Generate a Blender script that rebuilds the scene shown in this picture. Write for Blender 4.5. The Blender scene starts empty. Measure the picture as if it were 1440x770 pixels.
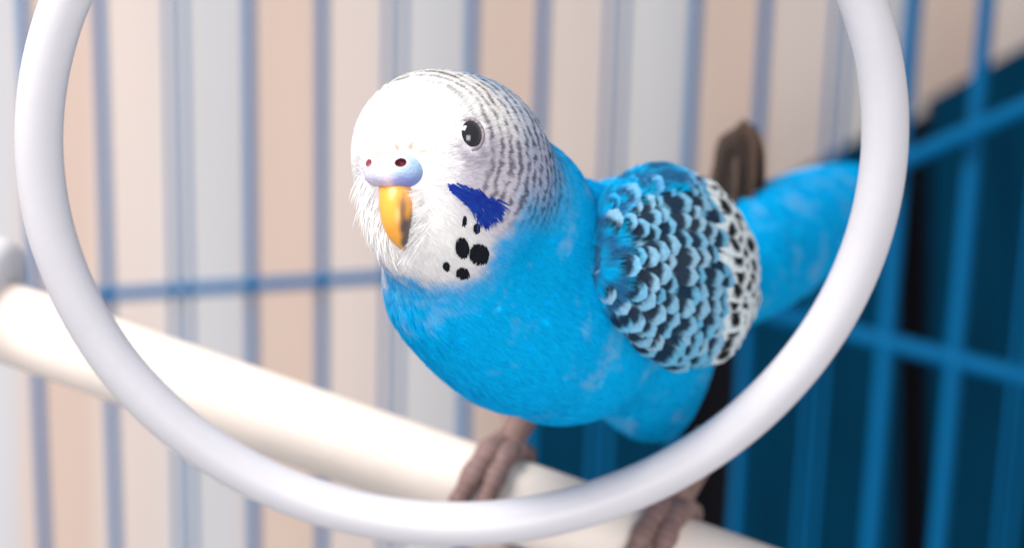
import bpy, math
import numpy as np
from mathutils import Vector, Matrix

# ------------------------------------------------------------------ camera, world, light
S = 0.001                      # all modelling below is in millimetres, camera at the origin, y = depth, z = up
LIFT = 300.0                   # height of the lens above the cage floor
F = 3500.0                     # focal length in photograph pixels (1440 wide)
sc = bpy.context.scene
cam_d = bpy.data.cameras.new('camera'); cam = bpy.data.objects.new('camera', cam_d)
sc.collection.objects.link(cam); sc.camera = cam
cam.location = (0, 0, LIFT*S); cam.rotation_euler = (math.pi/2, 0, 0)
cam_d.sensor_width = 36.0; cam_d.lens = 36.0*F/1440.0
cam_d.clip_start = 0.01; cam_d.clip_end = 20
cam_d.dof.use_dof = True; cam_d.dof.focus_distance = 0.350
cam_d.dof.aperture_fstop = (cam_d.lens)/7.0

w = bpy.data.worlds.new('World'); sc.world = w; w.use_nodes = True
bg = w.node_tree.nodes['Background']; bg.inputs[0].default_value = (0.93, 0.94, 1.0, 1); bg.inputs[1].default_value = 0.55

def area_lamp(name, loc, target, size, energy, col):
    l = bpy.data.lights.new(name, 'AREA'); l.shape = 'RECTANGLE'; l.size = size[0]; l.size_y = size[1]
    l.energy = energy; l.color = col
    o = bpy.data.objects.new(name, l); sc.collection.objects.link(o)
    o.location = loc
    o.rotation_euler = (Vector(target)-Vector(loc)).to_track_quat('-Z', 'Y').to_euler()
    return o
key = area_lamp('window_light', (-0.27, 0.10, 0.74), (-0.05, 0.38, 0.31), (0.34, 0.34), 2.05, (1.0, 0.965, 0.93)); key.data.spread = math.radians(95)
fill = area_lamp('front_fill', (0.06, -0.34, 0.16), (-0.01, 0.38, 0.30), (0.45, 0.45), 0.58, (1.0, 0.98, 0.97)); fill.data.spread = math.radians(60)  # added fill lamp below the lens, lifts breast and belly
wl = area_lamp('wall_fill', (-0.34, 0.42, 0.46), (-0.17, 0.72, 0.29), (0.30, 0.4), 0.92, (1.0, 0.945, 0.91)); wl.data.spread = math.radians(105)  # added unseen lamp, brightens wall and cage wires on the left
sc.view_settings.view_transform = 'Standard'; sc.view_settings.look = 'None'
sc.view_settings.exposure = 0.0; sc.view_settings.gamma = 1.0
sc.render.engine = 'CYCLES'

rng = np.random.default_rng(7)
link = sc.collection.objects.link

# ------------------------------------------------------------------ helpers
def P(px, py, d):
    return np.array([(px-720.0)*d/F, d, -(py-385.0)*d/F])
def lin(r, g, b):
    c = np.array([r, g, b], float)/255.0
    return np.where(c <= 0.04045, c/12.92, ((c+0.055)/1.055)**2.4)
def smooth(a, b, x):
    t = np.clip((x-a)/(b-a), 0, 1); return t*t*(3-2*t)
def unit(v):
    return v/np.maximum(np.linalg.norm(v, axis=-1, keepdims=True), 1e-9)
_lat = rng.random((32, 32, 32))
def vnoise(p):
    i = np.floor(p).astype(int); f = p-i; f = f*f*(3-2*f); out = 0
    for dx in (0, 1):
        for dy in (0, 1):
            for dz in (0, 1):
                wgt = (f[..., 0] if dx else 1-f[..., 0])*(f[..., 1] if dy else 1-f[..., 1])*(f[..., 2] if dz else 1-f[..., 2])
                out = out+wgt*_lat[(i[..., 0]+dx) % 32, (i[..., 1]+dy) % 32, (i[..., 2]+dz) % 32]
    return out
def empty(name, base, label, cat, group=None):
    o = bpy.data.objects.new(name, None); link(o)
    o.location = (base[0]*S, base[1]*S, (base[2]+LIFT)*S); o.empty_display_size = 0.01
    o['label'] = label; o['category'] = cat
    if group: o['group'] = group
    o['_b'] = [float(x) for x in base]
    return o
BASES = {}
def base_of(parent):
    b = np.zeros(3)
    while parent is not None:
        b = b+BASES.get(parent.name, np.zeros(3)); parent = parent.parent
    return b
def mesh_obj(name, verts, faces, mat, parent=None, cols=None, smooth_shade=True):
    """faces: (n,3) or (n,4) int array, or a list of lists; verts in world millimetres"""
    v = np.asarray(verts, float)
    if parent is not None: v = v-base_of(parent)
    else: v = v+np.array([0, 0, LIFT])
    v = v*S
    me = bpy.data.meshes.new(name)
    if isinstance(faces, np.ndarray):
        k = faces.shape[1]; n = len(faces)
        me.vertices.add(len(v)); me.vertices.foreach_set('co', v.astype(np.float32).ravel())
        me.loops.add(n*k); me.loops.foreach_set('vertex_index', faces.astype(np.int32).ravel())
        me.polygons.add(n); me.polygons.foreach_set('loop_start', (np.arange(n)*k).astype(np.int32))
        me.update(calc_edges=True)
    else:
        me.from_pydata([tuple(x) for x in v], [], [list(map(int, f)) for f in faces])
    if cols is not None:
        a = me.color_attributes.new('pigment', 'FLOAT_COLOR', 'POINT')
        rgba = np.ones((len(v), 4), np.float32); rgba[:, :3] = cols
        a.data.foreach_set('color', rgba.ravel())
    if smooth_shade: me.polygons.foreach_set('use_smooth', np.ones(len(me.polygons), bool))
    me.validate(); me.update()
    if mat: me.materials.append(mat)
    o = bpy.data.objects.new(name, me); link(o)
    if parent is not None: o.parent = parent
    return o
def root(name, base, label, cat, group=None):
    o = empty(name, base, label, cat, group); del o['_b']; BASES[o.name] = np.asarray(base, float); return o
def tube(pts, rad, n=16, closed=False, caps=True, flat=None):
    """sweep; rad per point scalar or (a,b); returns verts, faces(list)"""
    pts = np.asarray(pts, float); m = len(pts); rad = np.broadcast_to(np.asarray(rad, float).reshape(m, -1) if np.ndim(rad) else np.full((m, 1), rad), (m, 2 if np.ndim(rad) == 2 else 1))
    t = np.gradient(pts, axis=0) if not closed else np.roll(pts, -1, 0)-np.roll(pts, 1, 0)
    t = unit(t); ref = np.array([0, -1.0, 0]) if flat is None else flat
    a = unit(np.cross(t, ref)); b = np.cross(a, t)
    th = np.linspace(0, 2*np.pi, n, endpoint=False)
    ra = rad[:, 0]; rb = rad[:, -1]
    V = pts[:, None]+a[:, None]*(np.cos(th)[None, :, None]*ra[:, None, None])+b[:, None]*(np.sin(th)[None, :, None]*rb[:, None, None])
    V = V.reshape(-1, 3); Fc = []
    for i in range(m if closed else m-1):
        j = (i+1) % m
        for k in range(n):
            l = (k+1) % n; Fc.append([i*n+k, i*n+l, j*n+l, j*n+k])
    if caps and not closed:
        Fc.append(list(range(n))[::-1]); Fc.append([(m-1)*n+k for k in range(n)])
    return V, Fc
def spline(ctrl, n):
    c = np.asarray(ctrl, float); m = len(c); c2 = np.vstack([2*c[0]-c[1], c, 2*c[-1]-c[-2]])
    out = []
    for s in np.linspace(0, m-1-1e-9, n):
        i = int(s); f = s-i; p0, p1, p2, p3 = c2[i:i+4]
        out.append(.5*((2*p1)+(-p0+p2)*f+(2*p0-5*p1+4*p2-p3)*f*f+(-p0+3*p1-3*p2+p3)*f**3))
    return np.array(out)

# ------------------------------------------------------------------ materials
def principled(name, col=(.8, .8, .8), rough=.5, **kw):
    m = bpy.data.materials.new(name); m.use_nodes = True; nt = m.node_tree; b = nt.nodes['Principled BSDF']
    b.inputs['Base Color'].default_value = (*col, 1); b.inputs['Roughness'].default_value = rough
    for k, v in kw.items(): b.inputs[k.replace('_', ' ')].default_value = v
    return m, nt, b
def noise_into(nt, b, col, amount, scale, bump=0.0, bump_scale=None, stretch=(1, 1, 1)):
    tc = nt.nodes.new('ShaderNodeTexCoord'); mp = nt.nodes.new('ShaderNodeMapping'); mp.inputs['Scale'].default_value = stretch
    nt.links.new(tc.outputs['Object'], mp.inputs[0])
    nz = nt.nodes.new('ShaderNodeTexNoise'); nz.inputs['Scale'].default_value = scale; nz.inputs['Detail'].default_value = 5
    nt.links.new(mp.outputs[0], nz.inputs['Vector'])
    r = nt.nodes.new('ShaderNodeValToRGB'); r.color_ramp.elements[0].position = .3; r.color_ramp.elements[1].position = .7
    c = np.array(col); r.color_ramp.elements[0].color = (*np.clip(c*(1-amount), 0, 1), 1); r.color_ramp.elements[1].color = (*np.clip(c*(1+amount), 0, 1), 1)
    nt.links.new(nz.outputs['Fac'], r.inputs[0]); nt.links.new(r.outputs[0], b.inputs['Base Color'])
    if bump:
        n2 = nt.nodes.new('ShaderNodeTexNoise'); n2.inputs['Scale'].default_value = bump_scale or scale*4
        nt.links.new(mp.outputs[0], n2.inputs['Vector'])
        bp = nt.nodes.new('ShaderNodeBump'); bp.inputs['Strength'].default_value = bump; bp.inputs['Distance'].default_value = .0003
        nt.links.new(n2.outputs['Fac'], bp.inputs['Height']); nt.links.new(bp.outputs[0], b.inputs['Normal'])
def pigment_mat(name, rough=.75, sheen=0.15, trans=0.0, spec=.15, bump=0):
    m, nt, b = principled(name, rough=rough)
    a = nt.nodes.new('ShaderNodeAttribute'); a.attribute_name = 'pigment'
    nt.links.new(a.outputs['Color'], b.inputs['Base Color'])
    b.inputs['Specular IOR Level'].default_value = spec; b.inputs['Sheen Weight'].default_value = sheen
    if bump:
        n2 = nt.nodes.new('ShaderNodeTexNoise'); n2.inputs['Scale'].default_value = 2500
        tc = nt.nodes.new('ShaderNodeTexCoord'); nt.links.new(tc.outputs['Object'], n2.inputs['Vector'])
        bp = nt.nodes.new('ShaderNodeBump'); bp.inputs['Strength'].default_value = bump; bp.inputs['Distance'].default_value = .0002
        nt.links.new(n2.outputs['Fac'], bp.inputs['Height']); nt.links.new(bp.outputs[0], b.inputs['Normal'])
    if trans:
        t = nt.nodes.new('ShaderNodeBsdfTranslucent'); nt.links.new(a.outputs['Color'], t.inputs['Color'])
        mx = nt.nodes.new('ShaderNodeMixShader'); mx.inputs[0].default_value = trans
        nt.links.new(b.outputs[0], mx.inputs[1]); nt.links.new(t.outputs[0], mx.inputs[2])
        nt.links.new(mx.outputs[0], nt.nodes['Material Output'].inputs['Surface'])
    return m
M_skin = pigment_mat('down', .9, 0, 0, .05)
M_barb = pigment_mat('feather_barbs', .75, 0, .35, .06)
M_cere = pigment_mat('cere_skin', .46, 0, 0, .35, .6)
M_beak = pigment_mat('beak_horn', .33, 0, 0, .5, .12)
M_beak.node_tree.nodes['Principled BSDF'].inputs['Subsurface Weight'].default_value = .25
M_beak.node_tree.nodes['Principled BSDF'].inputs['Subsurface Radius'].default_value = (.0012, .0006, .0002)
M_foot = pigment_mat('foot_skin', .6, .05, 0, .35, .5)
M_eye, _, _b = principled('eye_dark', (.006, .006, .009), .12); _b.inputs['Coat Weight'].default_value = .6; _b.inputs['Coat Roughness'].default_value = .05
M_plastic, _nt, _b = principled('white_plastic', (.83, .82, .81), .36, Specular_IOR_Level=.42)
noise_into(_nt, _b, lin(206, 203, 208), .03, 60, .12, 500)
_b.inputs['Subsurface Weight'].default_value = .15; _b.inputs['Subsurface Radius'].default_value = (.002, .0018, .0016)
M_perch, _nt, _b = principled('white_perch_plastic', (.83, .8, .77), .5, Specular_IOR_Level=.35)
noise_into(_nt, _b, lin(220, 208, 198), .04, 80, .2, 700)
M_wire, _nt, _b = principled('blue_wire_coating', (.1, .3, .6), .5, Specular_IOR_Level=.05)
noise_into(_nt, _b, lin(0, 80, 124), .08, 120)
M_navy, _nt, _b = principled('navy_board', (.005, .04, .07), .8, Specular_IOR_Level=.03)
noise_into(_nt, _b, lin(0, 43, 66), .25, 30, stretch=(6, 6, .6))
M_black, _, _ = principled('black_backing', tuple(lin(10, 10, 16)), .8, Specular_IOR_Level=.1)

# wall with printed stripes: flat print, sampled by real position along the wall
def wall_material():
    m, nt, b = principled('striped_wall_paint', rough=.8, Specular_IOR_Level=.1)
    g = nt.nodes.new('ShaderNodeNewGeometry'); sx = nt.nodes.new('ShaderNodeSeparateXYZ'); nt.links.new(g.outputs['Position'], sx.inputs[0])
    mm = nt.nodes.new('ShaderNodeMath'); mm.operation = 'MULTIPLY_ADD'; mm.inputs[1].default_value = 1/(315*WALL_D/F*S); mm.inputs[2].default_value = 10+(720-245)/315
    nt.links.new(sx.outputs['X'], mm.inputs[0])
    fr = nt.nodes.new('ShaderNodeMath'); fr.operation = 'FRACT'; nt.links.new(mm.outputs[0], fr.inputs[0])
    r = nt.nodes.new('ShaderNodeValToRGB'); cr = r.color_ramp
    stops = [(0, (214, 208, 204)), (.05, (205, 204, 206)), (.27, (198, 199, 204)), (.36, (214, 193, 181)), (.62, (212, 189, 177)), (.70, (219, 206, 199)), (.90, (217, 203, 198)), (1, (214, 208, 204))]
    cr.elements[0].position = 0; cr.elements[1].position = 1
    for p, c in stops[1:-1]: cr.elements.new(p)
    for e, (p, c) in zip(cr.elements, stops): e.position = p; e.color = (*(lin(*c)*.63), 1)
    nt.links.new(fr.outputs[0], r.inputs[0])
    nz = nt.nodes.new('ShaderNodeTexNoise'); nz.inputs['Scale'].default_value = 9; tc = nt.nodes.new('ShaderNodeTexCoord'); mp = nt.nodes.new('ShaderNodeMapping'); mp.inputs['Scale'].default_value = (4, 1, .25)
    nt.links.new(tc.outputs['Object'], mp.inputs[0]); nt.links.new(mp.outputs[0], nz.inputs['Vector'])
    mx = nt.nodes.new('ShaderNodeMix'); mx.data_type = 'RGBA'; mx.blend_type = 'OVERLAY'; mx.inputs[0].default_value = .15
    nt.links.new(r.outputs[0], mx.inputs[6]); nt.links.new(nz.outputs['Fac'], mx.inputs[7]); nt.links.new(mx.outputs[2], b.inputs['Base Color'])
    return m
WALL_D = 780.0; BAR_D = 620.0

# ------------------------------------------------------------------ setting: wall behind the cage
wallm = wall_material()
def box(x0, x1, y0, y1, z0, z1):
    v = np.array([[x, y, z] for x in (x0, x1) for y in (y0, y1) for z in (z0, z1)], float)
    f = [[0, 1, 3, 2], [4, 6, 7, 5], [0, 4, 5, 1], [2, 3, 7, 6], [0, 2, 6, 4], [1, 5, 7, 3]]
    return v, f
v, f = box(-420, 420, WALL_D, WALL_D+15, -300, 330)
o = mesh_obj('wall', v, f, wallm, smooth_shade=False); o['kind'] = 'structure'

# dark slatted screen standing between cage and wall
def prism(poly_px, d, thick):
    pts = np.array([P(x, y, d) for x, y in poly_px]); n = len(pts)
    back = pts+np.array([0, thick, 0]); V = np.vstack([pts, back])
    Fc = [list(range(n)), list(range(2*n-1, n-1, -1))]+[[i, i+n, (i+1) % n+n, (i+1) % n] for i in range(n)]
    return V, Fc
def edge_y(x): return 66+(1440-x)*.56
scr = root('slatted_screen', P(1100, 1500, 690), 'dark navy slatted screen with a sloping top edge behind the cage', 'screen')
v, f = prism([(738, 1500), (738, edge_y(738)+16), (1640, edge_y(1640)+16), (1640, 1500)], 702, 6)
mesh_obj('backing', v, f, M_black, scr, smooth_shade=False)
for x0, x1 in ((716, 835), (838, 952), (1040, 1150), (1153, 1262), (1312, 1422), (1425, 1530)):
    v, f = prism([(x0, 1500), (x0, edge_y(x0)), (x1, edge_y(x1)), (x1, 1500)], 690, 11.5)
    mesh_obj('slat', v, f, M_navy, scr, smooth_shade=False)

# ------------------------------------------------------------------ cage: every wire a part
cage = root('bird_cage', P(720, 1500, BAR_D), 'cage of sky blue coated wires behind the bird', 'bird cage')
th = np.linspace(0, 2*np.pi, 14, endpoint=False)
cv = np.vstack([np.c_[np.cos(th), np.sin(th), 0*th], np.c_[np.cos(th), np.sin(th), 0*th+1]])
cf = [[k, (k+1) % 14, 14+(k+1) % 14, 14+k] for k in range(14)]+[list(range(14))[::-1], list(range(14, 28))]
wire_me = bpy.data.meshes.new('wire'); wire_me.from_pydata(cv.tolist(), [], cf); wire_me.polygons.foreach_set('use_smooth', [True]*14+[False]*2); wire_me.materials.append(M_wire)
def wire(a, b, r, name='wire'):
    o = bpy.data.objects.new(name, wire_me); link(o); o.parent = cage
    a = (np.asarray(a)-base_of(cage))*S; b = (np.asarray(b)-base_of(cage))*S; dv = Vector(b-a)
    o.matrix_local = Matrix.Translation(Vector(a)) @ dv.to_track_quat('Z', 'Y').to_matrix().to_4x4() @ Matrix.Diagonal((r*S, r*S, dv.length, 1))
    return o
def wall_depth(x): return BAR_D-max(0, x-1190)*.10
tops = [(-75, 1), (32, 0), (140, 0), (247, 1), (350, 0), (453, 0), (557, 1), (665, 0), (765, 0), (870, 1), (980, 0), (1078, 0), (1187, 1), (1285, 0), (1388, 0), (1490, 1)]
for xt, dbl in tops:
    d = wall_depth(xt); sl = -(xt-450)*.075/770
    for off, r in ([(-11, .72), (10, .72)] if dbl else [(0, 1.3 if xt < 1200 else 2.1)]):
        ya, yb = -260, 1050
        wire(P(xt+off+sl*ya, ya, d), P(xt+off+sl*yb, yb, d), r*d/BAR_D)
wire(P(-160, 434, 616), P(930, 364, 616), 1.6, 'rail')
wire(P(930, 402, 616.4), P(1190, 466, 616.4), 2.5, 'rail'); wire(P(1190, 466, 616.4), P(1560, 560, 579), 2.2, 'rail')
wire(P(930, 374, 611), P(1190, 262, 611), 2.5, 'rail'); wire(P(1190, 262, 611), P(1560, 98, 574), 2.1, 'rail')

# ------------------------------------------------------------------ perch and ring
pa, pb = P(-24, 441, 428), P(1300, 905, 405); ax = unit(pb-pa)
perch = root('perch', (pa+pb)/2, 'straight white plastic perch rod that the blue budgerigar stands on', 'perch')
ts = np.r_[0, 1.2, np.linspace(4, np.linalg.norm(pb-pa)-4, 12), np.linalg.norm(pb-pa)]
V, Fc = tube(pa+ax*ts[:, None], np.r_[6.2, 6.9, np.full(12, 6.9), 6.6], 48); mesh_obj('rod', V, Fc, M_perch, perch)
cs = np.array([-9, -8.4, -7, 0, 1.6, 2.6, 3.0]); cr_ = np.array([11.0, 12.5, 13.4, 13.6, 13.0, 11.3, 6.6])
V, Fc = tube(pa+ax*cs[:, None], cr_, 40); mesh_obj('end_cap', V, Fc, M_plastic, perch)

C = P(655.0, 226.6, 365.8); RR = 62.06; ya_, ti_ = -.058, .448        # centre, radius, yaw and tilt of the hoop
e1 = np.array([math.cos(ya_), -math.sin(ya_), 0]); e2 = np.array([math.sin(ya_)*math.sin(ti_), math.cos(ya_)*math.sin(ti_), -math.cos(ti_)])
a = np.linspace(0, 2*np.pi, 180, endpoint=False)
ring_pts = C+RR*(np.cos(a)[:, None]*e1+np.sin(a)[:, None]*e2)
V, Fc = tube(ring_pts, 3.5, 32, closed=True, flat=unit(np.cross(e1, e2)))
ring = root('swing_ring', C, 'large glossy white plastic ring hanging in front of the bird', 'ring')
mesh_obj('hoop', V, Fc, M_plastic, ring)
top = C-RR*e2
V, Fc = tube(spline([top, top+[0, 0, 8], top+[0, 1, 30]], 10), 1.2, 10); mesh_obj('hanger', V, Fc, M_wire, ring)

# ------------------------------------------------------------------ the budgerigar: implicit body
prims = []    # centre, radius
def ball(px, py, d, rpx): prims.append((P(px, py, d), rpx*d/F))
# head
ball(604, 210, 355, 116); ball(648, 228, 363, 129); ball(600, 308, 355, 90); ball(672, 285, 360, 92); ball(625, 350, 359, 62)
ball(728, 298, 373, 112)
HEAD_N = len(prims)
# breast, belly, back, rump
ball(634, 400, 366, 101); ball(680, 430, 372, 114); ball(728, 454, 379, 132); ball(790, 458, 390, 146); ball(868, 438, 402, 146)
ball(800, 350, 386, 108); ball(880, 362, 402, 118); ball(950, 390, 415, 120); ball(915, 560, 410, 62); ball(905, 500, 408, 95)
for t in np.linspace(0, 1, 9):
    ball(np.interp(t, [0, .33, .7, 1], [1020, 1085, 1145, 1195]), np.interp(t, [0, .33, .7, 1], [376, 344, 306, 284]), 432+52*t, np.interp(t, [0, .33, .7, 1], [88, 84, 70, 56]))
pc = np.array([p for p, r in prims]); pr = np.array([r for p, r in prims])
KS = 2.3
def sdf(p):
    p = np.asarray(p, float); acc = 0
    for c, r in zip(pc, pr):
        acc = acc+np.exp(np.clip(-(np.linalg.norm(p-c, axis=-1)-r)/KS, -60, 40))
    return -KS*np.log(np.maximum(acc, 1e-24))+KS*.52
def grad(p, e=.05):
    g = np.stack([sdf(p+np.eye(3)[i]*e)-sdf(p-np.eye(3)[i]*e) for i in range(3)], -1); return unit(g)
def march(px, py, fn=None):
    fn = fn or sdf; d = unit(P(px, py, 1.0)); t = 300.0
    for _ in range(120):
        s = float(fn(d*t)); t += s*.8
        if s < .002 or t > 600: break
    return d*t
def surface_nets(fn, lo, hi, h, newton=3, gfn=None):
    xs = [np.arange(lo[i], hi[i]+h, h) for i in range(3)]; n = [len(x) for x in xs]
    val = np.empty(n, np.float32)
    for i, x in enumerate(xs[0]):
        g = np.stack(np.meshgrid([x], xs[1], xs[2], indexing='ij'), -1)[0]; val[i] = fn(g)
    ins = val < 0
    cid = -np.ones((n[0]-1, n[1]-1, n[2]-1), np.int64)
    cnt = np.zeros(cid.shape, np.int8)
    for dx in (0, 1):
        for dy in (0, 1):
            for dz in (0, 1): cnt += ins[dx:n[0]-1+dx, dy:n[1]-1+dy, dz:n[2]-1+dz]
    act = (cnt > 0) & (cnt < 8); idx = np.argwhere(act); cid[act] = np.arange(len(idx))
    v = np.array(lo)+(idx+.5)*h
    for _ in range(newton):
        g = gfn(v) if gfn else grad(v); v = v-g*np.clip(fn(v), -h, h)[:, None]
    quads = []
    for axn in range(3):
        o1, o2 = [k for k in range(3) if k != axn]
        sl = [slice(None)]*3; sl2 = [slice(None)]*3; sl[axn] = slice(0, -1); sl2[axn] = slice(1, None)
        ch = ins[tuple(sl)] != ins[tuple(sl2)]; e = np.argwhere(ch)
        e = e[(e[:, o1] > 0) & (e[:, o2] > 0) & (e[:, o1] < n[o1]-1) & (e[:, o2] < n[o2]-1)]
        def cell(a, b):
            q = e.copy(); q[:, o1] -= a; q[:, o2] -= b; return cid[q[:, 0], q[:, 1], q[:, 2]]
        q = np.stack([cell(1, 1), cell(0, 1), cell(0, 0), cell(1, 0)], 1)
        s = ins[e[:, 0], e[:, 1], e[:, 2]]
        if axn == 1: s = ~s
        q[~s] = q[~s][:, ::-1]; quads.append(q)
    return v, np.vstack(quads)
lo = (pc-pr[:, None]).min(0)-2; hi = (pc+pr[:, None]).max(0)+2
BV, BF = surface_nets(sdf, lo, hi, .6)
BN = grad(BV)

# landmarks on the surface
EYE = march(661, 189); eye_n = grad(EYE[None])[0]
CERE = march(548, 235); FORE = march(566, 210)
fwd = unit(np.array([-.70, -.71, 0.02])); lat = unit(np.array([.71, -.70, 0])); HC = P(648, 235, 365)
def mirror(p): p = np.asarray(p, float); return p-2*((p-HC)@lat)[..., None]*lat
def snap(p):
    p = np.atleast_2d(np.asarray(p, float))
    for _ in range(12): p = p-grad(p)*sdf(p)[:, None]*.8
    return p
BIB = [(march(590, 325), 7.6), (march(555, 345), 6.4), (march(632, 352), 6.9)]
BIB += [(mirror(p), r) for p, r in BIB]
HEADW = [(march(590, 190), 13.5), (march(680, 215), 10.5), (march(690, 262), 7.2), (march(640, 130), 10.0), (march(590, 108), 9.0), (march(545, 130), 9.0), (march(735, 165), 8.0), (march(752, 215), 6.5)]
HEADW += [(mirror(p), r) for p, r in HEADW]
SPOTS = [(649, 348, 9, 14.5, 12), (673, 357, 13.5, 15, 35), (650, 384, 9.5, 7.5, -20), (627, 374, 4, 5.5, 20), (669, 321, 4.5, 6, -25), (652, 310, 2.2, 6, -15)]
WHITE = lin(244, 242, 241); BLUE = lin(0, 194, 244); PALE = lin(140, 205, 240); DARK = lin(34, 34, 46)
def pigment(p, n=None):
    p = np.asarray(p, float)
    wob = (vnoise(p*.55)-.5)*2.2+(vnoise(p*1.7+9)-.5)*1.2
    dist = np.min([np.linalg.norm(p-c, axis=-1)-r for c, r in BIB+HEADW], axis=0)
    bibd = np.min([np.linalg.norm(p-c, axis=-1)-r for c, r in BIB], axis=0)
    napeq = smooth(14, 20, np.linalg.norm(p-FORE, axis=-1))*smooth(-14, -6, p[..., 2]-EYE[2])
    wm = 1-smooth(-1.2-2.2*napeq, 2.2+2.5*napeq, dist+wob+(vnoise(p*3.0+23)-.5)*1.5*napeq)
    # blue ground with pale streaks of down
    st = vnoise(p*np.array([.26, .26, .24])+3); st2 = vnoise(p*np.array([1.1, 1.1, .9])+17)
    pale = smooth(.56, .86, st*.65+st2*.35)*.55
    blue = BLUE*(1-pale[..., None])+PALE*pale[..., None]
    # paler blue just outside the mask
    halo = (1-smooth(0, 6.5, dist+wob))*.45
    blue = blue*(1-halo[..., None])+lin(120, 190, 238)*halo[..., None]
    q = np.linalg.norm(p-FORE, axis=-1); qm = np.linalg.norm(p-mirror(FORE), axis=-1); q = np.minimum(q, qm)
    side = np.abs((p-HC)@lat)
    up = p[..., 2]-EYE[2]
    cheek = smooth(3, -3, up)                     # below the eye line: lilac, broad bars
    lil = cheek*smooth(6.5, 11, q)*(1-smooth(2.0, -3.0, bibd)*1)
    white = WHITE*(1-.55*lil[..., None])+lin(205, 196, 214)*(.55*lil[..., None])
    de = np.linalg.norm(p-EYE-np.array([1.2, 0, -1.2]), axis=-1); ey = smooth(5.5, 2.2, de)*.6*vnoise(p*1.8+77)
    white = white*(1-ey[..., None])+lin(150, 142, 160)*ey[..., None]
    base = blue*(1-wm[..., None])+white*wm[..., None]
    # barring: feather rows at growing distance from the forehead
    ph = q/1.62+(vnoise(p*.45+31)-.5)*.7+(vnoise(p*1.4+51)-.5)*.5*cheek
    tri = np.abs((ph % 1)-.5)*2+(vnoise(p*3.1+11)-.5)*.35
    brk = smooth(.22, .62, vnoise(p*1.5+5))*.8+.2
    start = 10.0+.4*cheek
    bar = smooth(.60-.22*cheek-.1*smooth(17, 22, q), .78, tri)*smooth(start, start+3.2, q)*brk
    bar = bar*(1-smooth(26, 35, q))*smooth(-1.6, 1.4, bibd)
    low = smooth(-15, -9, up)                     # bars stop on the throat side
    bar = bar*low
    blueish = smooth(15, 23, q)
    dk = DARK*(1-blueish[..., None])+lin(22, 62, 110)*blueish[..., None]
    dk = dk*(1-cheek[..., None]*(1-blueish[..., None])*.75)+lin(98, 88, 122)*(cheek[..., None]*(1-blueish[..., None])*.75)
    nape = smooth(16, 21, q)*(1-smooth(26, 36, q))*low
    base = base*(1-.35*nape[..., None])+lin(150, 178, 215)*(.35*nape[..., None])
    return np.clip(base*(1-.78*bar[..., None])+dk*(.78*bar[..., None]), 0, 1)

feet_base = P(815, 700, 412)
bird = root('budgerigar', feet_base, 'blue and white budgerigar with barred head perched inside a wire cage', 'bird')
body = mesh_obj('body', BV, BF, M_skin, bird, pigment(BV))

# ---- barbs: fine curved strips grouped in little feathers
def barbs(p, n, d, length, width, lift, jitter=.25, pig=None, seg=3, curl=.9):
    """one tapered strip for each root p with normal n, tangent d"""
    N = len(p); length = np.broadcast_to(length, (N,)); width = np.broadcast_to(width, (N,)); lift = np.broadcast_to(lift, (N,))
    b = unit(np.cross(n, d)); tilt = rng.normal(0, jitter, N)[:, None]
    d = unit(d+b*tilt); b = unit(np.cross(n, d))
    tw = rng.normal(0, .35, N)[:, None]; bb = unit(b+n*tw)
    rows = []; cp = []
    for i in range(seg+1):
        s = i/seg
        h = lift*(s-curl*s*s*.75)*length
        c = p+d*(s*length*.97)[:, None]+n*(h+.03)[:, None]
        cp.append(c)
        wd = width*(1-.15*s-.7*s**3)
        if i < seg: rows += [c-bb*(wd*.5)[:, None], c+bb*(wd*.5)[:, None]]
        else: rows.append(c)
    k = 2*seg+1
    V = np.stack(rows, 1).reshape(-1, 3)
    tr = []
    for i in range(seg-1): tr += [[2*i, 2*i+1, 2*i+3], [2*i, 2*i+3, 2*i+2]]
    tr.append([2*seg-2, 2*seg-1, 2*seg]); tr = np.array(tr)
    Fc = (np.arange(N)[:, None, None]*k+tr[None]).reshape(-1, 3)
    if pig is None: return V, Fc, None
    cols = []
    tint = 1+rng.normal(0, .06, (N, 1))
    for i in range(seg+1):
        c = pig(cp[i])*tint if callable(pig) else np.broadcast_to(pig, (N, 3))*tint
        cols += [c, c] if i < seg else [c]
    return V, Fc, np.clip(np.stack(cols, 1).reshape(-1, 3), 0, 1)
def flow(p, n):
    """which way the plumage lies"""
    away = unit(p-CERE); back = unit(np.array([.62, .62, -.48]))
    dq = np.linalg.norm(p-CERE, axis=-1); wgt = smooth(12, 30, dq)[:, None]
    v = away*(1-wgt)+back*wgt
    v = v-n*np.sum(v*n, -1, keepdims=True); return unit(v)
tri_ = np.vstack([BF[:, [0, 1, 2]], BF[:, [0, 2, 3]]])
A = BV[tri_[:, 0]]; Bv = BV[tri_[:, 1]]; Cv = BV[tri_[:, 2]]
area = .5*np.linalg.norm(np.cross(Bv-A, Cv-A), axis=-1); cen = (A+Bv+Cv)/3
nn = BN[tri_[:, 0]]; facing = -np.sum(nn*unit(cen), -1)
dens = np.where(np.linalg.norm(cen-HC, axis=-1) < 22, 2.6, 1.25)*np.where(facing > -.15, 1.0, .3)
wgt = area*dens; NF = int(wgt.sum()*1.6)
NF = min(NF, 26000)
pick = rng.choice(len(tri_), NF, p=wgt/wgt.sum()); r1 = np.sqrt(rng.random(NF))[:, None]; r2 = rng.random(NF)[:, None]
fp = A[pick]*(1-r1)+Bv[pick]*(r1*(1-r2))+Cv[pick]*(r1*r2)
fn_ = grad(fp)
beak_mid = P(557, 300, 344)
keep = (np.linalg.norm(fp-EYE, axis=-1) > 2.75) & (np.linalg.norm(fp-snap(mirror(EYE))[0], axis=-1) > 2.75)
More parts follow.
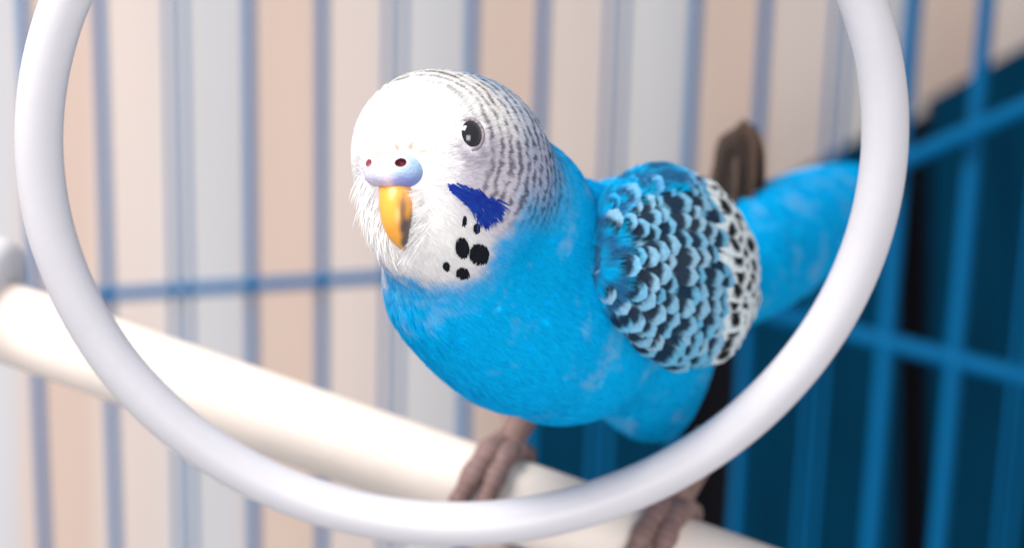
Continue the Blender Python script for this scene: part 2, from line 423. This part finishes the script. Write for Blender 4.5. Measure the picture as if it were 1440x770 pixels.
for c, r in ((P(574, 238, 345), 3.3), (P(530, 238, 347), 2.9), (P(558, 285, 344), 2.6), (P(560, 318, 345), 1.8)):
    keep &= np.linalg.norm(fp-c, axis=-1) > r
fp = fp[keep]; fn_ = fn_[keep]; fd = flow(fp, fn_)
NB = 11
rp = np.repeat(fp, NB, 0); rn = np.repeat(fn_, NB, 0); rd = np.repeat(fd, NB, 0)
hd = smooth(30, 16, np.linalg.norm(rp-HC, axis=-1))
face = smooth(15, 7, np.linalg.norm(rp-CERE, axis=-1))
side_ = unit(np.cross(rn, rd)); sp = rng.uniform(-1, 1, len(rp))[:, None]
fw = (.55*hd+1.15*(1-hd))[:, None]
rp = rp+side_*sp*fw*.5+rd*rng.uniform(-.4, .4, len(rp))[:, None]
rd = unit(rd+side_*sp*.35)
ln = (1.7*hd+3.0*(1-hd))*(1-.35*face)*rng.uniform(.75, 1.15, len(rp))*(1-.25*np.abs(sp[:, 0]))
lf = (.20*hd+.16*(1-hd))*rng.uniform(.5, 1.5, len(rp))
wd = (.085*hd+.15*(1-hd))*rng.uniform(.7, 1.3, len(rp))
V, Fc, cc = barbs(rp, rn, rd, ln, wd, lf, .10, pigment)
pl = mesh_obj('plumage', V, Fc, M_barb, bird, cc, False); pl['kind'] = 'stuff'

# ---- longer tufts round the beak
def tuft(pix, dirpix, n_each, length, width, lift, spread, col, name, jit=.2):
    ps, ds = [], []
    for (x, y), (dx, dy) in zip(pix, dirpix):
        for _ in range(n_each):
            p = march(x+rng.normal(0, spread), y+rng.normal(0, spread)); ps.append(p)
            q = P(x+dx, y+dy, p[1])-P(x, y, p[1]); ds.append(q)
    ps = np.array(ps); n = grad(ps); d = np.array(ds); d = d-n*np.sum(d*n, -1, keepdims=True)*.6; d = unit(d)
    V, Fc, cc = barbs(ps, n, d, length*rng.uniform(.7, 1.2, len(ps)), width*rng.uniform(.7, 1.3, len(ps)), lift, jit, col, 4)
    return V, Fc, cc
out = []
pix = [(595, 272), (594, 285), (592, 298), (590, 312), (588, 324), (586, 336), (582, 348), (602, 292), (600, 312), (597, 330)]
out.append(tuft(pix, [(-12, 4), (-12, 5), (-12, 7), (-12, 9), (-11, 11), (-9, 12), (-8, 13), (-12, 7), (-12, 9), (-10, 12)], 34, 3.0, .10, .55, 3.5, WHITE, 't'))
pix = [(520, 262), (518, 275), (520, 290), (525, 305), (530, 318), (536, 332), (545, 346), (515, 255), (527, 280), (532, 300), (540, 320)]
out.append(tuft(pix, [(-5, 12), (-6, 12), (-4, 13), (-2, 13), (0, 13), (2, 13), (5, 12), (-6, 11), (-5, 12), (-3, 12), (0, 12)], 30, 3.6, .11, .5, 5, WHITE, 't'))
pix = [(548, 214), (560, 211), (575, 210), (585, 213), (536, 216), (525, 220)]
out.append(tuft(pix, [(-6, -5), (-5, -6), (3, -7), (8, -5), (-7, -4), (-8, -4)], 16, 1.0, .1, .5, 3, lin(230, 204, 190), 't'))
off = 0; VV, FF, CC = [], [], []
for V, Fc, c in out: VV.append(V); FF.append(Fc+off); CC.append(c); off += len(V)
tf = mesh_obj('beak_tufts', np.vstack(VV), np.vstack(FF), M_barb, bird, np.vstack(CC), False); tf['kind'] = 'stuff'

# ---- cheek patches and throat spots
def patch(name, rows, n_each, length, width, lift, col, raise_=.25, both=True):
    """rows: list of (x, y, dx, dy, spread)"""
    ps, ds = [], []
    for x, y, dx, dy, s in rows:
        for _ in range(n_each):
            p = march(x+rng.normal(0, s), y+rng.normal(0, s)); ps.append(p); ds.append(P(x+dx, y+dy, p[1])-P(x, y, p[1]))
    ps = np.array(ps); n = grad(ps); d = np.array(ds); d = unit(d-n*np.sum(d*n, -1, keepdims=True)); ps = ps+n*raise_
    for k in range(2 if both else 1):
        if k:
            q = mirror(ps+d)-mirror(ps); ps = snap(mirror(ps)); n = grad(ps); d = unit(q-n*np.sum(q*n, -1, keepdims=True)); ps = ps+n*raise_
        V, Fc, cc = barbs(ps, n, d, length*rng.uniform(.7, 1.2, len(ps)), width*rng.uniform(.7, 1.3, len(ps)), lift, .14, col, 4)
        mesh_obj(name, V, Fc, M_barb, bird, cc, False)
VIO = lin(34, 44, 150)
def violet(p): 
    k = vnoise(p*1.6+3)[:, None]; return VIO*(1-k)*1.1+lin(40, 84, 186)*k
rows = [(634, 263, 10, 5, 2), (641, 266, 10, 6, 3), (648, 269, 10, 7, 4), (656, 272, 10, 7, 5), (664, 275, 10, 8, 5.5), (673, 280, 10, 8, 6), (682, 285, 10, 8, 5), (690, 284, 10, 8, 4), (664, 286, 8, 9, 4), (672, 295, 8, 10, 4), (678, 302, 6, 11, 4), (694, 289, 10, 8, 3.5), (686, 296, 9, 9, 4)]
o = patch('cheek_patch', rows, 34, 2.3, .22, .14, violet)
for x, y, ra, rb, rot in SPOTS:
    c_, s_ = math.cos(math.radians(rot)), math.sin(math.radians(rot)); ps = []
    for _ in range(int(30+ra*rb*2.4)):
        t = rng.uniform(0, 2*np.pi); r = math.sqrt(rng.random())*.9; u, v = ra*r*math.cos(t), rb*r*math.sin(t)
        ps.append((x+u*c_+v*s_, y-u*s_+v*c_-3, 1.5*c_*0+2+u*.2, 10, .4))
    patch('throat_spot', ps, 1, .75, .16, .1, lin(36, 39, 47), .32, False)

# ---- eyes
def lathe(c, n, prof, seg=40):
    n = unit(n); a = unit(np.cross(n, [0, 0, 1.0])); b = np.cross(n, a); th = np.linspace(0, 2*np.pi, seg, endpoint=False)
    V = []; m = len(prof)
    for r, h in prof: V.append(c+n*h+np.outer(np.cos(th), a)*r+np.outer(np.sin(th), b)*r)
    V = np.vstack(V); Fc = [[i*seg+k, i*seg+(k+1) % seg, (i+1)*seg+(k+1) % seg, (i+1)*seg+k] for i in range(m-1) for k in range(seg)]
    return V, Fc
en = unit(eye_n*.75+np.array([-.05, -.5, .02]))
ph = np.linspace(0, np.pi, 20)
EYE2 = snap(mirror(EYE))[0]
for flip in (False, True):
    c = EYE-en*1.0; shift = EYE2-mirror(EYE)
    V, Fc = lathe(c, en, [(1.86*math.sin(t)+1e-4, 1.78*math.cos(t)*.95) for t in ph], 36)
    V[:, 2] = c[2]+(V[:, 2]-c[2])*1.16
    if flip: V = mirror(V)+shift; Fc = [q[::-1] for q in Fc]
    eo = mesh_obj('eye', V, Fc, M_eye, bird)
    V, Fc = lathe(c, en, [(1.62+.48*(1-math.cos(t))*.55+.12, .80+.30*math.sin(t)-.18*(t/np.pi)*2) for t in np.linspace(-.3, 2.9, 10)], 60)
    ang = np.tile(np.arange(60), 10)/60*2*np.pi; V = V+en*(.10*np.sin(ang*19)*np.sin(np.repeat(np.arange(10), 60)/9*np.pi))[:, None]
    V[:, 2] = c[2]+(V[:, 2]-c[2])*1.13
    col = lin(138, 128, 134)*(.8+.4*vnoise(V*3.0)[:, None])
    if flip: V = mirror(V)+shift; Fc = [q[::-1] for q in Fc]
    mesh_obj('eye_ring', V, Fc, M_foot, eo, col)

# ---- cere with real nostril hollows
c1, c2 = P(573, 239, 345.6), P(529, 239, 347.8); cb = P(549, 246, 345.6)
N1, N2 = P(563, 228, 343.5), P(518, 229, 346.3)
def ell(p, c, r): return (np.linalg.norm((p-c)/r, axis=-1)-1)*np.min(r)
def cere_sdf(p):
    k = .6
    ds = [ell(p, c1, np.array([2.6, 2.1, 2.35])), ell(p, c2, np.array([1.8, 1.9, 2.25])), ell(p, cb, np.array([2.0, 1.7, 1.6]))]
    d = -k*np.log(np.maximum(sum(np.exp(np.clip(-x/k, -60, 40)) for x in ds), 1e-24))
    d = np.maximum(d, -ell(p, N1, np.array([.82, 1.15, .62]))); d = np.maximum(d, -ell(p, N2, np.array([.45, 1.0, .55])))
    return d
def cgrad(p, e=.03):
    return unit(np.stack([cere_sdf(p+np.eye(3)[i]*e)-cere_sdf(p-np.eye(3)[i]*e) for i in range(3)], -1))
CV, CF = surface_nets(cere_sdf, P(500, 275, 341)-[0, 3, 0], P(612, 205, 351)+[0, 2, 0], .14, 2, cgrad)
nd = np.minimum(np.linalg.norm((CV-N1)/[.82, 1.15, .62], axis=-1), np.linalg.norm((CV-N2)/[.45, 1.0, .55], axis=-1))
lowr = smooth(.5, -2.2, CV[:, 2]-c1[2])[:, None]; rt = smooth(-1.0, 2.6, CV[:, 0]-c1[0])[:, None]
mid = np.exp(-((CV[:, 0]-P(545, 240, 345)[0])/1.0)**2)[:, None]
col = lin(158, 182, 206)*(1-lowr*.85)+lin(108, 112, 186)*(lowr*.85)
col = col*(1-rt*.45)+lin(98, 126, 172)*(rt*.45); col = col*(1-mid*.7)+lin(222, 200, 206)*(mid*.7)
lfp = smooth(.6, -1.0, CV[:, 0]-P(540, 240, 346)[0])[:, None]; col = col*(1-lfp*.65)+lin(214, 202, 212)*(lfp*.65)
rim = np.exp(-((nd-1.15)/.25)**2)[:, None]; col = col*(1-rim*.5)+lin(226, 190, 200)*(rim*.5)
hol = (nd < 1.06)[:, None]; col = np.where(hol, lin(88, 34, 50)*(1-lfp)+lin(168, 104, 116)*lfp, col)
col = col*(.86+.18*vnoise(CV*2.2)[:, None]+.1*vnoise(CV*6.0)[:, None])
mesh_obj('cere', CV, CF, M_cere, bird, col)

# ---- beak
ctl = [P(561, 256, 348.9), P(560, 268, 347.4), P(558, 290, 346.2), P(558, 312, 346.0), P(562, 333, 346.6), P(570, 352, 347.6)]
bp = spline(ctl, 26); rr = np.interp(np.linspace(0, 1, 26), [0, .2, .4, .6, .8, .95, 1], [2.7, 2.7, 2.5, 2.1, 1.4, .6, .15])
V, Fc = tube(bp, np.c_[rr, rr*1.05], 36, flat=np.array([.35, -1.0, 0]))
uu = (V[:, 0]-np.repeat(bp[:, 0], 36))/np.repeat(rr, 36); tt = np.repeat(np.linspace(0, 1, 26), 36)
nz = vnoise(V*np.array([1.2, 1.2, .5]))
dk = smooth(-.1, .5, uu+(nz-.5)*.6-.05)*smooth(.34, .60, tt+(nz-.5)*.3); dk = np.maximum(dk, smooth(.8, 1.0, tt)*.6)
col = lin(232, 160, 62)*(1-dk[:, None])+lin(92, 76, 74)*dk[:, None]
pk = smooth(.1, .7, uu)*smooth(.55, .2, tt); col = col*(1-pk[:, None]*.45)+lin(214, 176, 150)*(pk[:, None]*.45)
col = col*(.94+.12*vnoise(V*np.array([3, 3, .6]))[:, None])
mesh_obj('upper_beak', V, Fc, M_beak, bird, col)

# ------------------------------------------------------------------ wings
fl = unit(np.array([.68, .73, -.03])); nw = unit(np.array([.72, -.68, .12])); nw = unit(nw-fl*np.dot(nw, fl)); upw = np.cross(fl, nw); upw = upw if upw[2] > 0 else -upw
WC = P(944, 371, 385); WR = np.array([17.5, 6.8, 14.8])
Mw = np.stack([fl, nw, upw])
def wing_sdf(p): return ell((np.asarray(p)-WC)@Mw.T, np.zeros(3), WR)
BHC = P(800, 440, 392)
body_lat = unit(np.array([.72, -.69, 0]))
def bmirror(p): p = np.asarray(p, float); return p-2*((p-BHC)@body_lat)[..., None]*body_lat
th = np.linspace(0, np.pi, 28); ps_ = np.linspace(0, 2*np.pi, 48, endpoint=False)
loc = np.array([[math.cos(t)*WR[0], math.sin(t)*math.cos(s)*WR[1], math.sin(t)*math.sin(s)*WR[2]] for t in th for s in ps_])
WV = WC+loc@Mw; WF = [[i*48+k, i*48+(k+1) % 48, (i+1)*48+(k+1) % 48, (i+1)*48+k] for i in range(27) for k in range(48)]
# covert feather: a cupped oval about 1 x 1, root at the origin, pointing along +x, face up +z
def feather_mesh(name, ln, wd, mat, nx=9, ny=5, cup=.16, droop=.10):
    V, Fc = [], []
    for i in range(nx):
        s = i/(nx-1); hw = wd*.5*(math.sin(math.pi*min(1, .12+s*.70))**.8 if s < .7 else math.sin(math.pi*(.12+.7*.7))**.8*math.sqrt(max(0, 1-((s-.7)/.3)**2)))
        for j in range(ny):
            t = -1+2*j/(ny-1); V.append((s*ln, t*hw, -cup*hw*t*t-droop*ln*s*s))
    for i in range(nx-1):
        for j in range(ny-1): Fc.append((i*ny+j, (i+1)*ny+j, (i+1)*ny+j+1, i*ny+j+1))
    me = bpy.data.meshes.new(name); me.from_pydata([(a*S, b*S, c*S) for a, b, c in V], [], Fc)
    me.polygons.foreach_set('use_smooth', [True]*len(Fc)); me.materials.append(mat); return me
def feather_mat(name, edge, dark, dark0, dark1, half=.40):
    """dark blotch with a pale margin, laid out along the feather itself"""
    m, nt, b = principled(name, rough=.7, Specular_IOR_Level=.15)
    tc = nt.nodes.new('ShaderNodeTexCoord'); sp = nt.nodes.new('ShaderNodeSeparateXYZ'); nt.links.new(tc.outputs['Generated'], sp.inputs[0])
    nz = nt.nodes.new('ShaderNodeTexNoise'); nz.inputs['Scale'].default_value = 3; oi = nt.nodes.new('ShaderNodeObjectInfo')
    ad = nt.nodes.new('ShaderNodeVectorMath'); ad.operation = 'ADD'; nt.links.new(tc.outputs['Generated'], ad.inputs[0]); nt.links.new(oi.outputs['Random'], ad.inputs[1]); nt.links.new(ad.outputs[0], nz.inputs['Vector'])
    def mth(op, a, bb=None, c=None):
        n = nt.nodes.new('ShaderNodeMath'); n.operation = op
        for i, x in enumerate((a, bb, c)):
            if x is None: continue
            if isinstance(x, (int, float)): n.inputs[i].default_value = x
            else: nt.links.new(x, n.inputs[i])
        return n.outputs[0]
    x = mth('ADD', sp.outputs[0], mth('MULTIPLY_ADD', nz.outputs['Fac'], .34, -.17)); y = mth('ABSOLUTE', mth('SUBTRACT', sp.outputs[1], .5))
    # distance of a point from the blotch centre line
    cx = (dark0+dark1)/2; hx = (dark1-dark0)/2
    e = mth('SQRT', mth('ADD', mth('POWER', mth('DIVIDE', mth('ABSOLUTE', mth('SUBTRACT', x, cx)), hx), 2.0), mth('POWER', mth('DIVIDE', y, half), 2.0)))
    r = nt.nodes.new('ShaderNodeMapRange'); r.interpolation_type = 'SMOOTHSTEP'; r.inputs[1].default_value = .55; r.inputs[2].default_value = 1.15
    nt.links.new(e, r.inputs[0])
    mx = nt.nodes.new('ShaderNodeMix'); mx.data_type = 'RGBA'; nt.links.new(r.outputs[0], mx.inputs[0]); mx.inputs[6].default_value = (*dark, 1); mx.inputs[7].default_value = (*edge, 1)
    # fine barb streaks across the vane
    wv = nt.nodes.new('ShaderNodeTexNoise'); wv.inputs['Scale'].default_value = 16; wm_ = nt.nodes.new('ShaderNodeMapping'); wm_.inputs['Scale'].default_value = (1.6, .25, 1); wm_.inputs['Rotation'].default_value = (0, 0, .5)
    nt.links.new(ad.outputs[0], wm_.inputs[0]); nt.links.new(wm_.outputs[0], wv.inputs['Vector'])
    hs = nt.nodes.new('ShaderNodeHueSaturation'); nt.links.new(mx.outputs[2], hs.inputs['Color'])
    nt.links.new(mth('MULTIPLY_ADD', wv.outputs['Fac'], 1.1, .35), hs.inputs['Value']); nt.links.new(mth('MULTIPLY_ADD', oi.outputs['Random'], .35, .72), hs.inputs['Saturation'])
    nt.links.new(hs.outputs[0], b.inputs['Base Color'])
    return m
M_cov = feather_mat('covert_blue_grey', lin(104, 170, 204), lin(14, 42, 64), .22, .80, .80)
M_cov2 = feather_mat('covert_pale', lin(204, 216, 220), lin(14, 18, 24), .50, .88, .34)
M_sh = feather_mat('shoulder_feather', lin(60, 160, 214), lin(20, 54, 88), .35, .85, .5)
M_pri = feather_mat('flight_feather', lin(74, 57, 48), lin(36, 26, 22), -.1, .97, .47)
M_tail = feather_mat('tail_feather', lin(20, 120, 190), lin(10, 60, 130), -.3, .95)
M_wing, _nt, _b = principled('wing_down', tuple(lin(40, 110, 150)), .8)
FM = {k: feather_mesh(k, l, wdt, m) for k, l, wdt, m in (('covert_small', 6.2, 3.6, M_cov), ('covert_large', 8.5, 4.4, M_cov), ('covert_rear', 9.5, 5.2, M_cov2), ('shoulder', 7.0, 4.2, M_sh))}
def place(me, name, parent, p, d, n, scale=1.0):
    d = unit(d); n = unit(n-d*np.dot(n, d)); b = np.cross(n, d)
    o = bpy.data.objects.new(name, me); link(o); o.parent = parent
    q = (p-base_of(parent))*S
    o.matrix_local = Matrix(((d[0]*scale, b[0]*scale, n[0]*scale, q[0]), (d[1]*scale, b[1]*scale, n[1]*scale, q[1]), (d[2]*scale, b[2]*scale, n[2]*scale, q[2]), (0, 0, 0, 1)))
    return o
def wgrad(p):
    e = .05; p = np.asarray(p, float); return unit(np.array([wing_sdf(p+np.eye(3)[i]*e)-wing_sdf(p-np.eye(3)[i]*e) for i in range(3)]))
for flip in (False, True):
    sh2 = fl*7-upw*3+body_lat*4
    V = bmirror(WV)+sh2 if flip else WV
    wing = mesh_obj('wing', V, [q[::-1] for q in WF] if flip else WF, M_wing, bird)
    BASES[wing.name] = np.zeros(3)
    def put(me, nm, p, d, n, s):
        if flip:
            p2 = bmirror(p); d2 = bmirror(p+d)-p2; n2 = bmirror(p+n)-p2; place(me, nm, wing, p2+sh2, d2, n2, s)
        else: place(me, nm, wing, p, d, n, s)
    # rows run round the bend of the wing (the front pole) and lie backwards like shingles
    for ri in range(13):
        al0 = 9+ri*9.6; nfe = max(3, int(18*math.sin(math.radians(al0))))
        for k in range(nfe):
            fi = math.radians(-82+164*(k+.25+.5*(ri % 2)+rng.uniform(-.2, .2))/nfe); al = math.radians(al0+rng.normal(0, 1.3))
            lc = np.array([-math.cos(al)*WR[0], math.sin(al)*math.cos(fi)*WR[1], math.sin(al)*math.sin(fi)*WR[2]]); p = WC+lc@Mw
            dd = np.array([math.sin(al)*WR[0], math.cos(al)*math.cos(fi)*WR[1], math.cos(al)*math.sin(fi)*WR[2]*.8])@Mw; n = wgrad(p); dd = unit(dd-n*np.dot(dd, n))
            dd = unit(dd-upw*.10)
            kind, s_ = ('covert_small', .92) if ri < 5 else ('covert_large', .80) if ri < 9 else ('covert_rear', .86)
            if fi > math.radians(52) and ri < 9: kind = 'shoulder'; s_ = .95
            put(FM[kind], 'feather', p+n*(.55-.025*ri), dd+n*.10, n+rng.normal(0, .09, 3), s_*rng.uniform(.88, 1.12))

# scapulars: soft blue strands that lap over the front and top of the wing
qs = []
for _ in range(2600):
    if rng.random() < .55: al = math.radians(rng.uniform(8, 24)); fi = math.radians(rng.uniform(-120, 120))
    else: al = math.radians(rng.uniform(20, 85)); fi = math.radians(rng.uniform(60, 100)-.25*math.degrees(al)*rng.random())
    qs.append(WC+np.array([-math.cos(al)*WR[0], math.sin(al)*math.cos(fi)*WR[1], math.sin(al)*math.sin(fi)*WR[2]])@Mw)
qs = np.array(qs); qn = np.array([wgrad(q) for q in qs]); qd = fl+0*qs; qd = unit(qd-qn*np.sum(qd*qn, -1, keepdims=True))
def scap(p):
    k = vnoise(p*.6+41)[:, None]; k = smooth(.35, .75, k); return BLUE*(1-k)*.95+lin(52, 122, 170)*k
V, Fc, cc = barbs(qs+qn*.8, qn, qd, 3.2*rng.uniform(.6, 1.3, len(qs)), .2, .12, .25, scap)
o = mesh_obj('scapular_feathers', V, Fc, M_barb, bird, cc, False); o['kind'] = 'stuff'
# long flight feathers: brown tips standing up behind the back
for k in range(6):
    base = P(1012+k*9, 330+k*6, 424+k*1.5); tip = P((1016, 1030, 1046, 1040, 1060, 1066)[k], (205, 176, 160, 185, 168, 196)[k], 446+k*2)
    d = tip-base; L_ = np.linalg.norm(d)
    me = feather_mesh('flight_feather', L_, 6.0, M_pri, 12, 5, .12, .03)
    place(me, 'flight_feather', bird, base, d, unit(np.array([(-.5, .1, -.2, .4, .1, .5)[k], -1, .2])))
# tail
for k in range(8):
    s = (k-3.5)/3.5
    base = P(1150+s*6, 300-abs(s)*8+10, 462+abs(s)*2); tip = P(1222+s*10, 268+abs(s)*8+k, 520-abs(s)*16)
    d = tip-base; me = feather_mesh('tail_feather', np.linalg.norm(d), 7.5, M_tail, 10, 5, .1, .02)
    place(me, 'tail_feather', bird, base, d, unit(np.array([-.25+s*.6, -.5, .9])))

# ------------------------------------------------------------------ feet
def foot(px, py):
    """toes wrapped over the perch; px,py = where the leg meets the perch top"""
    t0 = np.dot(P(px, py, 412)-pa, ax); c0 = pa+ax*t0
    up = unit(np.array([0, 0, 1.0])-ax*ax[2]); fr = np.cross(ax, up); fr = fr if fr[1] < 0 else -fr
    def around(ang, off, r): return c0+ax*off+(up*math.cos(ang)+fr*math.sin(ang))*r
    V, Fc = tube(spline([around(-.25, 1.5, 21), around(-.1, .6, 14), around(0.05, 0, 8.6)], 12), np.linspace(2.9, 2.2, 12), 14)
    fo = mesh_obj('foot', V, Fc, M_foot, bird, lin(118, 92, 86)*(.8+.4*vnoise(V*1.2)[:, None]))
    BASES[fo.name] = np.zeros(3)
    for off0, off1, a0, a1, rr_ in ((-.8, -4.0, .0, 1.85, 2.15), (1.0, .2, .0, 1.7, 2.05), (-.6, -2.2, -.1, -1.6, 1.7), (1.2, 4.4, .1, -1.5, 1.8)):
        n = 30; s = np.linspace(0, 1, n)
        pts = np.array([around(a0+(a1-a0)*x, off0+(off1-off0)*x**.7, 6.75+rr_*.80) for x in s])
        rad = rr_*(1-.22*s)*(1+.10*np.cos(s*2*np.pi*3))
        V, Fc = tube(pts, rad, 14)
        scale_ = .82+.25*(np.sin(np.repeat(s, 14)*70) > -.4)
        mesh_obj('toe', V, Fc, M_foot, fo, lin(124, 98, 94)*scale_[:, None]*(.8+.4*vnoise(V*1.5)[:, None]))
        sg = np.sign(a1); cl = np.array([around(a1+sg*.1*x, off1, 6.75+1.0+2.0*x-1.4*x*x) + 0*up for x in np.linspace(0, 2.2, 8)])
        V, Fc = tube(cl, np.linspace(.8, .12, 8), 10); mesh_obj('claw', V, Fc, M_foot, fo, np.broadcast_to(lin(92, 78, 74), (len(V), 3)))
foot(708, 640); foot(948, 722)
